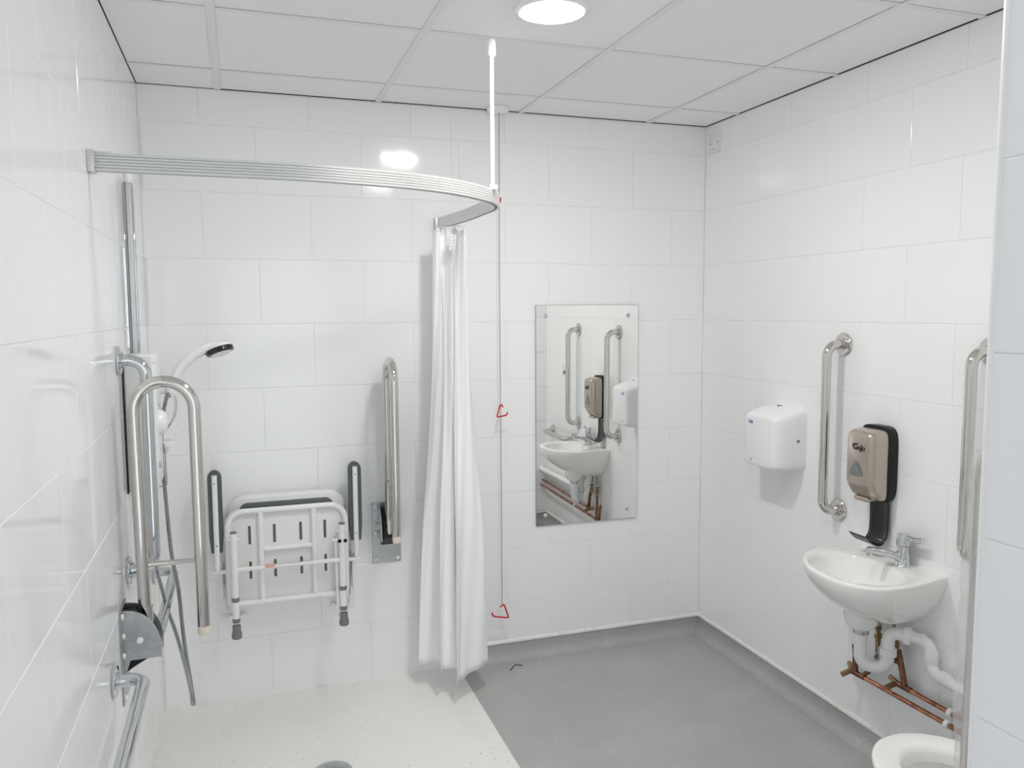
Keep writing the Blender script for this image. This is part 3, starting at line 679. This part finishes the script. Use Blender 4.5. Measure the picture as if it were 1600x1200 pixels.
# ------------------------------------------------------------------ copper pipes, hoses
def copper(label, pts, r, m, fil=.02, loc=None):
    t = thing('copper_pipe', label, 'pipe', loc or pts[0])
    return t
cl = thing('copper_pipe', 'lower bright copper pipe running along the right wall below the washbasin', 'pipe', (2.329, -1.1, .276))
bm = B(); tube(bm, [(2.329, -1.135, .276), (2.331, -1.47, .280)], .0080, 16); tube(bm, [(2.331, -1.47, .280), (2.333, YB, .284)], .0080, 16); finish('pipe', bm, M['copper'], cl)
bm = B(); tube(bm, [(2.329, -1.070, .2745), (2.329, -1.142, .2765)], .0098, 16); finish('tee_fitting', bm, M['copperdark'], cl)
bm = B(); tube(bm, smoothpath([(2.329, -1.098, .276), (2.329, -1.095, .30), (2.331, -1.090, .345), (2.333, -1.082, .374)], 4), [.0095] * 7 + [.0085] * 5 + [.006], 14); finish('riser', bm, M['copperdark'], cl)
bm = B(); tube(bm, [(2.329, -1.075, .275), (2.295, -1.068, .262)], [.0095, .0095], 12); tube(bm, [(2.329, -1.078, .275), (2.352, -1.040, .284)], .0085, 12); finish('drain_cock', bm, M['brass'], cl)
bm = B(); lathe(bm, (2.331, -1.474, .280), (0, -1, 0), [(.011, 0), (.0135, .002), (.0135, .014), (.011, .016)], 18); box(bm, 2.335, W, -1.488, -1.474, .272, .288, .002); finish('pipe_clip', bm, M['plastic'], cl)
cu2 = thing('copper_pipe', 'upper dull copper pipe running along the right wall, just under the white waste pipe', 'pipe', (2.347, -1.29, .31))
bm = B(); tube(bm, [(2.347, -1.318, .311), (2.347, YB, .318)], .0080, 16); finish('pipe', bm, M['copper'], cu2)
bm = B(); tube(bm, [(2.347, -1.262, .310), (2.347, -1.325, .3115)], .0098, 16); tube(bm, smoothpath([(2.347, -1.298, .311), (2.347, -1.288, .35), (2.347, -1.274, .395), (2.348, -1.262, .425)], 4), .0098, 14)
tube(bm, [(2.347, -1.278, .384), (2.330, -1.25, .392)], .0085, 12); finish('tee_fitting', bm, M['copperdark'], cu2)
bm = B(); tube(bm, [(2.347, -1.262, .310), (2.305, -1.262, .300)], .0095, 12); tube(bm, [(2.347, -1.266, .312), (2.35, -1.232, .318)], .0085, 12); finish('drain_cock', bm, M['brass'], cu2)
bm = B(); lathe(bm, (2.347, -1.470, .3125), (0, -1, 0), [(.011, 0), (.0135, .002), (.0135, .014), (.011, .016)], 18); box(bm, 2.352, W, -1.484, -1.470, .305, .321, .002); finish('pipe_clip', bm, M['plastic'], cu2)
def flexi(label, pts, valve, g):
    t = thing('flexible_hose', label, 'hose', pts[-1], g)
    bm = B(); tube(bm, smoothpath(pts, 6), .0062, 12); finish('braided_hose', bm, M['braid'], t)
    v = Vector(valve)
    bm = B(); lathe(bm, v + Vector((0, 0, .030)), (0, 0, -1), [(.008, -.01), (.0115, -.008), (.0115, .006), (.008, .008), (.0085, .018), (.0125, .022), (.0125, .036), (.009, .040), (.009, .055)], 6); finish('valve', bm, M['brass'], t, angle=20)
    bm = B(); lathe(bm, v + Vector((0, 0, .046)), (0, 0, -1), [(.009, 0), (.0115, .002), (.0115, .012), (.009, .014)], 6); finish('nut', bm, M['chrome'], t, angle=20)
    return t
f1 = flexi('left braided hose behind the white trap under the washbasin', [(2.345, -1.245, .575), (2.348, -1.20, .55), (2.350, -1.176, .51), (2.350, -1.174, .475)], (2.350, -1.173, .435), 'braided tap hoses')
bm = B(); tube(bm, fillet([(2.350, -1.173, .41), (2.350, -1.172, .335), (2.333, -1.150, .300), (2.329, -1.135, .285)], .02), .0075, 12); finish('copper_tail', bm, M['copperdark'], f1)
f2 = flexi('right braided hose between the trap and the wall under the washbasin', [(2.350, -1.262, .575), (2.348, -1.245, .54), (2.348, -1.241, .51), (2.348, -1.246, .485)], (2.348, -1.252, .435), 'braided tap hoses')
for o in (f1, f2):
    del o['group']

# ------------------------------------------------------------------ toilet
to = thing('toilet', 'white toilet pan without a seat at the lower right, its rim cut by the frame', 'toilet', (1.935, -2.1, 0))
ZT = .42; cxT = 1.935; yt = -1.668
def trg(hw, front, backy, z, n=56):
    out = []
    yc_ = front - hw * 1.25
    for k in range(n):
        a = 2 * pi * k / n; s, c = math.sin(a), math.cos(a)
        if s >= 0: out.append(Vector((cxT + hw * c, yc_ + hw * 1.25 * s, z)))
        else: out.append(Vector((cxT + hw * math.copysign(abs(c) ** .45, c), yc_ + (yc_ - backy) * -abs(s) ** .9, z)))
    return out
rings = [trg(.10, yt - .16, -2.485, 0), trg(.105, yt - .15, -2.485, .05), trg(.10, yt - .17, -2.485, .14), trg(.115, yt - .13, -2.485, .22), trg(.145, yt - .07, -2.485, .30), trg(.170, yt - .02, -2.485, .36), trg(.178, yt - .003, -2.485, .395), trg(.180, yt, -2.485, ZT - .010), trg(.177, yt - .003, -2.485, ZT - .002), trg(.170, yt - .009, -2.48, ZT), trg(.122, yt - .060, -2.20, ZT - .002), trg(.114, yt - .069, -2.19, ZT - .006), trg(.110, yt - .076, -2.18, ZT - .018), trg(.112, yt - .078, -2.18, ZT - .040), trg(.140, yt - .055, -2.20, ZT - .05), trg(.115, yt - .09, -2.17, ZT - .13), trg(.07, yt - .16, -2.08, ZT - .22), trg(.04, yt - .20, -2.0, ZT - .25)]
bm = B(); loft(bm, rings); finish('pan', bm, M['ceramic'], to, angle=60)
bm = B(); lathe(bm, (cxT, yt - .30, ZT - .235), (0, 0, 1), [(.05, -.003), (.05, 0), (0, 0)], 24); finish('water', bm, M['smoke'], to)

# ------------------------------------------------------------------ shower unit, pipe cover, riser, head, hose
su = thing('electric_shower', 'white electric shower box on the left wall behind the raised hinged rail', 'shower unit', (0, -.62, 1.02))
bm = B(); box(bm, 0.002, .083, -.722, -.520, 1.018, 1.418, .006, 3); finish('case', bm, M['plastic'], su)
bm = B(); box(bm, 0, .004, -.728, -.514, 1.012, 1.412, .001, 1); finish('gap_shade', bm, M['black'], su)  # black strip standing for the shadow gap between case and wall
bm = B(); lathe(bm, (.083, -.60, 1.205), (1, 0, 0), [(.040, 0), (.038, .010), (.028, .020), (.014, .025), (0, .026)], 32); finish('dial', bm, M['plastic'], su)
bm = B(); lathe(bm, (.083, -.665, 1.085), (1, 0, 0), [(.011, 0), (.011, .003), (.008, .006), (0, .007)], 18); finish('button', bm, M['chrome'], su)
bm = B(); disc_cap(bm, (.083, -.70, 1.395), (1, 0, 0), .003, .001); finish('indicator', bm, M['ink'], su)
bm = B(); disc_cap(bm, (.083, -.60, 1.26), (1, 0, 0), .003, .001); finish('indicator', bm, M['ink'], su)
bm = B(); tube(bm, smoothpath([(.104, -.600, 1.185), (.112, -.598, 1.195), (.126, -.592, 1.225), (.132, -.590, 1.262), (.128, -.590, 1.285)], 5), [.0045] * 5 + [.0055] * 5 + [.007] * 5 + [.0065] * 5 + [.004], 12, flat=(.6, 1.2)); finish('chrome_lever', bm, M['chrome'], su)
pcv = thing('pipe_cover', 'tall polished metal pipe cover on the left wall above the shower box', 'pipe cover', (0, -.52, 1.41))
bm = B(); box(bm, 0, .030, -.536, -.500, 1.412, 1.942, .009, 4); finish('channel', bm, M['alu'], pcv)
bm = B(); box(bm, .0085, .0115, -.5375, -.534, 1.412, 1.940, .0005, 1); finish('groove', bm, M['rubber'], pcv)
bm = B(); box(bm, .0255, .0315, -.5365, -.505, 1.412, 1.940, .002, 1); finish('edge_strip', bm, M['chrome'], pcv)
bm = B(); box(bm, -.001, .004, -.540, -.505, 1.412, 1.940, .001, 1); finish('edge_strip', bm, M['chrome'], pcv)
bm = B(); tube(bm, [(.018, -.520, 1.935), (.018, -.520, 1.985)], .013, 16); finish('white_pipe', bm, M['pvc'], pcv)
rr_ = thing('riser_rail', 'white shower slide rail with a soap dish and head holder in the left corner', 'shower rail', (.045, -.48, .95))
bm = B(); tube(bm, [(.045, -.478, .99), (.045, -.478, 1.40)], .0095, 16); finish('rail', bm, M['chrome'], rr_)
for z in (.995, 1.395):
    bm = B(); tube(bm, [(0, -.478, z), (.052, -.478, z)], .013, 16); finish('wall_bracket', bm, M['plastic'], rr_)
bm = B(); box(bm, .03, .118, -.498, -.470, 1.283, 1.305, .005, 3); lathe(bm, (.106, -.488, 1.280), (.25, 0, 1), [(.017, 0), (.019, .006), (.019, .03), (.016, .034)], 20); finish('head_holder', bm, M['plastic'], rr_)
bm = B()
box(bm, .030, .118, -.512, -.430, 1.112, 1.120, .003, 2); box(bm, .030, .118, -.514, -.510, 1.112, 1.130, .0015, 1); box(bm, .030, .118, -.432, -.428, 1.112, 1.130, .0015, 1)
loft(bm, [[Vector((x, y, z)) for x, z in ((.108, 1.118), (.128, 1.128), (.128, 1.158), (.122, 1.160), (.106, 1.128))] for y in (-.505, -.475)])
box(bm, .03, .095, -.505, -.455, 1.090, 1.113, .006, 2); finish('soap_dish', bm, M['plastic'], rr_)
bm = B(); tube(bm, fillet([(.060, -.514, 1.160), (.084, -.514, 1.125), (.088, -.514, 1.105), (.090, -.514, .985), (.045, -.492, .985)], .01, 5), .0022, 8); finish('wire_loop', bm, M['chrome'], rr_)

hs = thing('hand_shower', 'white hand shower with a black rim resting in its holder at the left', 'shower head', (.11, -.49, 1.30))
hp = smoothpath([(.108, -.49, 1.292), (.120, -.49, 1.325), (.144, -.49, 1.366), (.180, -.49, 1.402), (.218, -.49, 1.422), (.255, -.49, 1.430)], 6)
nn = len(hp); bm = B(); tube(bm, hp, [.0135 + .005 * (i / nn) + .003 * max(0, i / nn - .7) for i in range(nn)], 20); finish('handle', bm, M['plastic'], hs)
ax = Vector((.30, -.22, -.93)).normalized(); hc = Vector((.262, -.492, 1.424))
bm = B(); lathe(bm, hc, ax, [(.012, -.020), (.030, -.014), (.040, -.006), (.0425, .001)], 32, True, False); lathe(bm, hc, ax, [(.0425, .001), (.036, .002)], 32, False, False); finish('shell', bm, M['plastic'], hs)
bm = B(); lathe(bm, hc, ax, [(.0425, -.001), (.0445, .001), (.0445, .013), (.040, .016), (.033, .0165)], 36, False, False)
sd_ = -frame(ax)[0]; 
box(bm, hc.x - .060, hc.x - .038, hc.y - .010, hc.y + .008, hc.z - .018, hc.z - .010, .003, 2); finish('black_rim', bm, M['blackgloss'], hs)
bm = B(); lathe(bm, hc, ax, [(.034, .014), (.034, .018), (.028, .021), (.012, .022), (0, .022)], 32); finish('spray_face', bm, M['plastic'], hs)

ho = thing('shower_hose', 'long ribbed chrome shower hose hanging in a loop at the left', 'hose', (.13, -.5, .25))
hx = [(.104, 1.288), (.096, 1.262), (.085, 1.215), (.080, 1.181), (.077, 1.119), (.078, 1.057), (.081, .983), (.083, .941), (.089, .814), (.095, .739), (.109, .639), (.116, .517), (.124, .409), (.136, .300)]
h2 = [(.140, .262), (.141, .246), (.137, .250), (.133, .300)]
h3 = [(.113, .426), (.094, .513), (.073, .591), (.060, .660), (.047, .729)]
P3 = [(x, -.505, z) for x, z in hx] + [(x, -.512, z) for x, z in h2] + [(x, -.525, z) for x, z in h3] + [(.042, -.56, .82), (.040, -.60, .94), (.042, -.62, 1.018)]
SP = smoothpath(P3, 10); dense = []
acc = [0]
for a, b in zip(SP, SP[1:]): acc.append(acc[-1] + (b - a).length)
step = .0014; Lh = acc[-1]; j = 0; kk = int(Lh / step)
for i in range(kk):
    s = i * step
    while acc[j + 1] < s: j += 1
    t = (s - acc[j]) / (acc[j + 1] - acc[j]); dense.append(SP[j].lerp(SP[j + 1], t))
rad = [.0070 if (i % 4) in (1, 2) else .0052 for i in range(len(dense))]
bm = B(); tube(bm, dense, rad, 10)
hz = finish('hose', bm, M['chrome'], ho, angle=25); hz.data.materials.append(M['rubber'])
for p_ in hz.data.polygons:
    q = (p_.index // 10) % 4
    if q in (3, 0): p_.material_index = 1  # groove faces coloured grey in place of the shade between ribs
bm = B(); lathe(bm, (.1085, -.492, 1.296), (-.25, -.02, -1), [(.0105, 0), (.010, .018), (.0078, .026), (0, .026)], 18); finish('hose_end', bm, M['chrome'], ho)

# ------------------------------------------------------------------ folding shower seat
st = thing('folding_shower_seat', 'white folded-up shower seat with grey pads and armrests on the back wall', 'shower seat', (.478, 0, .3))
# backrest plate with pad
def rrect(bm, x0, x1, z0, z1, y0, y1, r_top, r_bot, seg=8, bev=.003):
    P = []
    for cx_, cz_, r, a0 in ((x1 - r_bot, z0 + r_bot, r_bot, -pi / 2), (x1 - r_top, z1 - r_top, r_top, 0), (x0 + r_top, z1 - r_top, r_top, pi / 2), (x0 + r_bot, z0 + r_bot, r_bot, pi)):
        for k in range(seg + 1):
            a = a0 + k / seg * pi / 2; P.append((cx_ + r * math.cos(a), cz_ + r * math.sin(a)))
    c = ((x0 + x1) / 2, (z0 + z1) / 2)
    def sh(b): return [(c[0] + (x - c[0]) * (1 - b / (x1 - x0) * 2), c[1] + (z - c[1]) * (1 - b / (z1 - z0) * 2)) for x, z in P]
    loft(bm, [[Vector((x, y, z)) for x, z in sh(b)] for y, b in ((y0, bev), (y0 - bev, 0), (y1 + bev, 0), (y1, bev))])
bm = B(); rrect(bm, .252, .707, .44, .838, -.035, -.078, .075, .04, bev=.010); finish('seat_pan', bm, M['shell'], st)
bm = B(); rrect(bm, .303, .655, .50, .812, -.07, -.088, .030, .03, bev=.004); finish('backrest_pad', bm, M['darkgrey'], st)
bm = B(); rrect(bm, .252, .702, .428, .795, -.098, -.113, .060, .012, bev=.002); finish('seat_panel', bm, M['shell'], st)
bm = B(); rrect(bm, .248, .706, .424, .799, -.1135, -.1165, .062, .012, bev=.0008); finish('gasket', bm, M['shell'], st)
y = -.124
loop = fillet([(.478, y, .790), (.697, y, .790), (.697, y, .434), (.259, y, .434), (.259, y, .790), (.478, y, .790)], [0, .060, .018, .018, .060, 0], 8)
bm = B(); tube(bm, loop, .0105, 14); finish('seat_frame', bm, M['enamel'], st)
for x in (.378, .576):
    bm = B(); tube(bm, [(x, y, .440), (x, y, .784)], .0105, 14); finish('frame_tube', bm, M['enamel'], st)
bm = B(); tube(bm, [(.388, y, .638), (.566, y, .638)], .0095, 14); finish('frame_tube', bm, M['enamel'], st)
def stadium(bm, x, z0, z1, r, ya, yb):
    P = [(x + r * math.cos(a), z1 - r + r * math.sin(a)) for a in [k / 8 * pi for k in range(9)]] + [(x + r * math.cos(a), z0 + r + r * math.sin(a)) for a in [pi + k / 8 * pi for k in range(9)]]
    c = (x, (z0 + z1) / 2)
    loft(bm, [[Vector((a, yy, b)) for a, b in P] for yy in (ya, yb)])
for x in (.337, .428, .526, .618):
    for z0, z1 in ((.655, .736), (.520, .598)):
        bm = B()
        ring = []
        for r, yy in ((.0088, -.1165), (.0080, -.1195), (.0055, -.1195), (.0050, -.1172)):
            dr_ = .0088 - r
            P = [(x + r * math.cos(a), z1 - .0088 + r * math.sin(a)) for a in [k / 8 * pi for k in range(9)]] + [(x + r * math.cos(a), z0 + .0088 + r * math.sin(a)) for a in [pi + k / 8 * pi for k in range(9)]]
            ring.append([Vector((a, yy, b)) for a, b in P])
        loft(bm, ring, False, False); s_ = finish('slot_rim', bm, M['enamel'], st)
        bm = B(); stadium(bm, x, z0 + .004, z1 - .004, .0052, -.1160, -.1176); finish('slot', bm, M['darkgrey'], s_)
for x in (.279, .679):
    bm = B(); tube(bm, [(x, -.160, .722), (x, -.160, .372)], .0125, 18); lg = finish('leg', bm, M['enamel'], st)
    bm = B(); lathe(bm, (x, -.160, .724), (0, 0, -1), [(0, -.001), (.010, -.001), (.013, .001), (.013, .005)], 16); finish('plug', bm, M['rubber'], lg)
    for z in (.464, .383):
        bm = B(); lathe(bm, (x, -.160, z + .009), (0, 0, -1), [(.0125, 0), (.0140, .002), (.0140, .014), (.0125, .017)], 18); finish('collar', bm, M['rubber'], lg)
    bm = B(); lathe(bm, (x, -.160, .366), (0, 0, -1), [(.012, 0), (.0150, .002), (.0155, .025), (.0185, .031), (.0190, .046), (.0170, .052), (0, .053)], 22); finish('rubber_foot', bm, M['rubber'], lg)
    bm = B(); tube(bm, [(x, -.155, .694), (x, -.125, .694)], .007, 10); tube(bm, [(x - .018, -.158, .694), (x + .018, -.158, .694)], .006, 10); finish('pivot', bm, M['enamel'], lg)
bm = B(); tube(bm, [(.279, -.158, .577), (.679, -.158, .577)], .0085, 14); cb = finish('leg_brace', bm, M['enamel'], st)
bm = B(); tube(bm, [(.385, -.158, .577), (.428, -.158, .577)], .0089, 14); lb = finish('printed_label', bm, M['labelwhite'], cb); lb['label'] = 'red and white printed label'
bm = B(); tube(bm, [(.388, -.1583, .5785), (.425, -.1583, .5785)], .0088, 14); finish('red_print', bm, mat('faded red print', (.72, .38, .34), .5), cb)
bm = B(); tube(bm, [(.430, -.158, .577), (.566, -.158, .577)], .0089, 14); finish('silver_label', bm, M['foil'], cb)
for xs_, s_ in ((.2185, -1), (.739, 1)):
    # armrest pads folded up
    ztp, zbt = .952, .636
    bm = B(); hw = .0255
    P = []
    for k in range(13):
        a = pi * k / 12; P.append((xs_ + hw * math.cos(a), ztp - .030 + .030 * math.sin(a)))
    P += [(xs_ - hw, .70), (xs_ - hw * .80, zbt), (xs_ + hw * .80, zbt), (xs_ + hw, .70)]
    cz = .79
    loft(bm, [[Vector((xs_ + (a - xs_) * q, yy, cz + (b - cz) * (1 - (1 - q) * .15))) for a, b in P] for yy, q in ((-.080, .8), (-.084, .95), (-.098, 1), (-.112, 1), (-.116, .93))])
    ap = finish('armrest_pad', bm, M['darkgrey'], st)
    bm = B(); tube(bm, [(xs_, -.121, .936), (xs_, -.121, .600)], .0100, 14, flat=(1, 1)); at_ = finish('armrest_tube', bm, M['enamel'], st)
    bm = B(); lathe(bm, (xs_, -.121, .9365), (0, 0, 1), [(.010, 0), (.009, .003), (0, .0035)], 14); finish('tube_plug', bm, M['rubber'], at_)
    bm = B()
    for z in (.905, .668): disc_cap(bm, (xs_, -.1305, z), (0, -1, 0), .0028, .0012)
    finish('screw', bm, M['rubber'], at_)
    bm = B(); tube(bm, fillet([(xs_, -.121, .62), (xs_, -.121, .57), (xs_, -.05, .56)], .02, 6), .0095, 12); tube(bm, [(xs_ - s_ * -.016, -.110, .560), (xs_ - s_ * .034, -.110, .560)], .0085, 12); finish('armrest_pivot', bm, M['enamel'], st)
    # wall bracket channel with caps and side stay
    xw = .232 if s_ < 0 else .726
    bm = B(); box(bm, xw - .016, xw + .016, -.010, 0, .325, .585, .003, 2); box(bm, xw - .003, xw + .003, -.095, 0, .43, .57, .001, 1); wbk = finish('wall_bracket', bm, M['enamel'], st)
    for z in (.350, .477, .560):
        bm = B(); disc_cap(bm, (xw, -.010, z), (0, -1, 0), .0115, .012); finish('cap', bm, M['plastic'], wbk)
    xo = xw - s_ * .072
    bm = B(); disc_cap(bm, (xo, 0, .348), (0, -1, 0), .0115, .02); tube(bm, [(xw, -.006, .348), (xo, -.006, .348)], .005, 8); finish('cap', bm, M['plastic'], wbk)
    xr = .2475 if s_ < 0 else .7105
    bm = B(); tube(bm, [(xr, -.108, .60), (xr, -.108, .42), (xr - s_ * .0, -.03, .352)], .0028, 8); finish('stay', bm, M['chrome'], st)
bm = B(); tube(bm, [(.655, -.145, .655), (.659, -.150, .345)], .0050, 10); tube(bm, [(.640, -.15, .655), (.668, -.15, .655)], .006, 10); finish('lock_rod', bm, M['enamel'], st)
bm = B()
for x in (.668, .690): disc_cap(bm, (x, -.171, .655), (0, -1, 0), .0075, .002)
finish('lock_hole', bm, M['black'], st)

# ------------------------------------------------------------------ shower drain and litter
dn = thing('floor_drain', 'round grey shower drain cover at the bottom edge of the white tray', 'drain', (.572, -.652, 0))
bm = B(); lathe(bm, (.572, -.648, 0), (0, 0, 1), [(.062, 0), (.062, .003), (.056, .006), (.04, .009), (.015, .0105), (0, .011)], 40); finish('cover', bm, M['brushed'], dn)
bm = B(); lathe(bm, (.572, -.648, 0), (0, 0, 1), [(.068, .0008), (.068, .002), (.061, .0025)], 40, True, False); finish('rim', bm, M['chrome'], dn)
bm = B(); tube(bm, smoothpath([(1.382, -.118, .0022), (1.405, -.088, .0022), (1.422, -.075, .0022), (1.447, -.088, .0022)], 4), .0018, 6)
tag(finish('wire_offcut', bm, M['ink']), 'short dark wire offcut lying on the grey floor beside the curtain', 'wire')
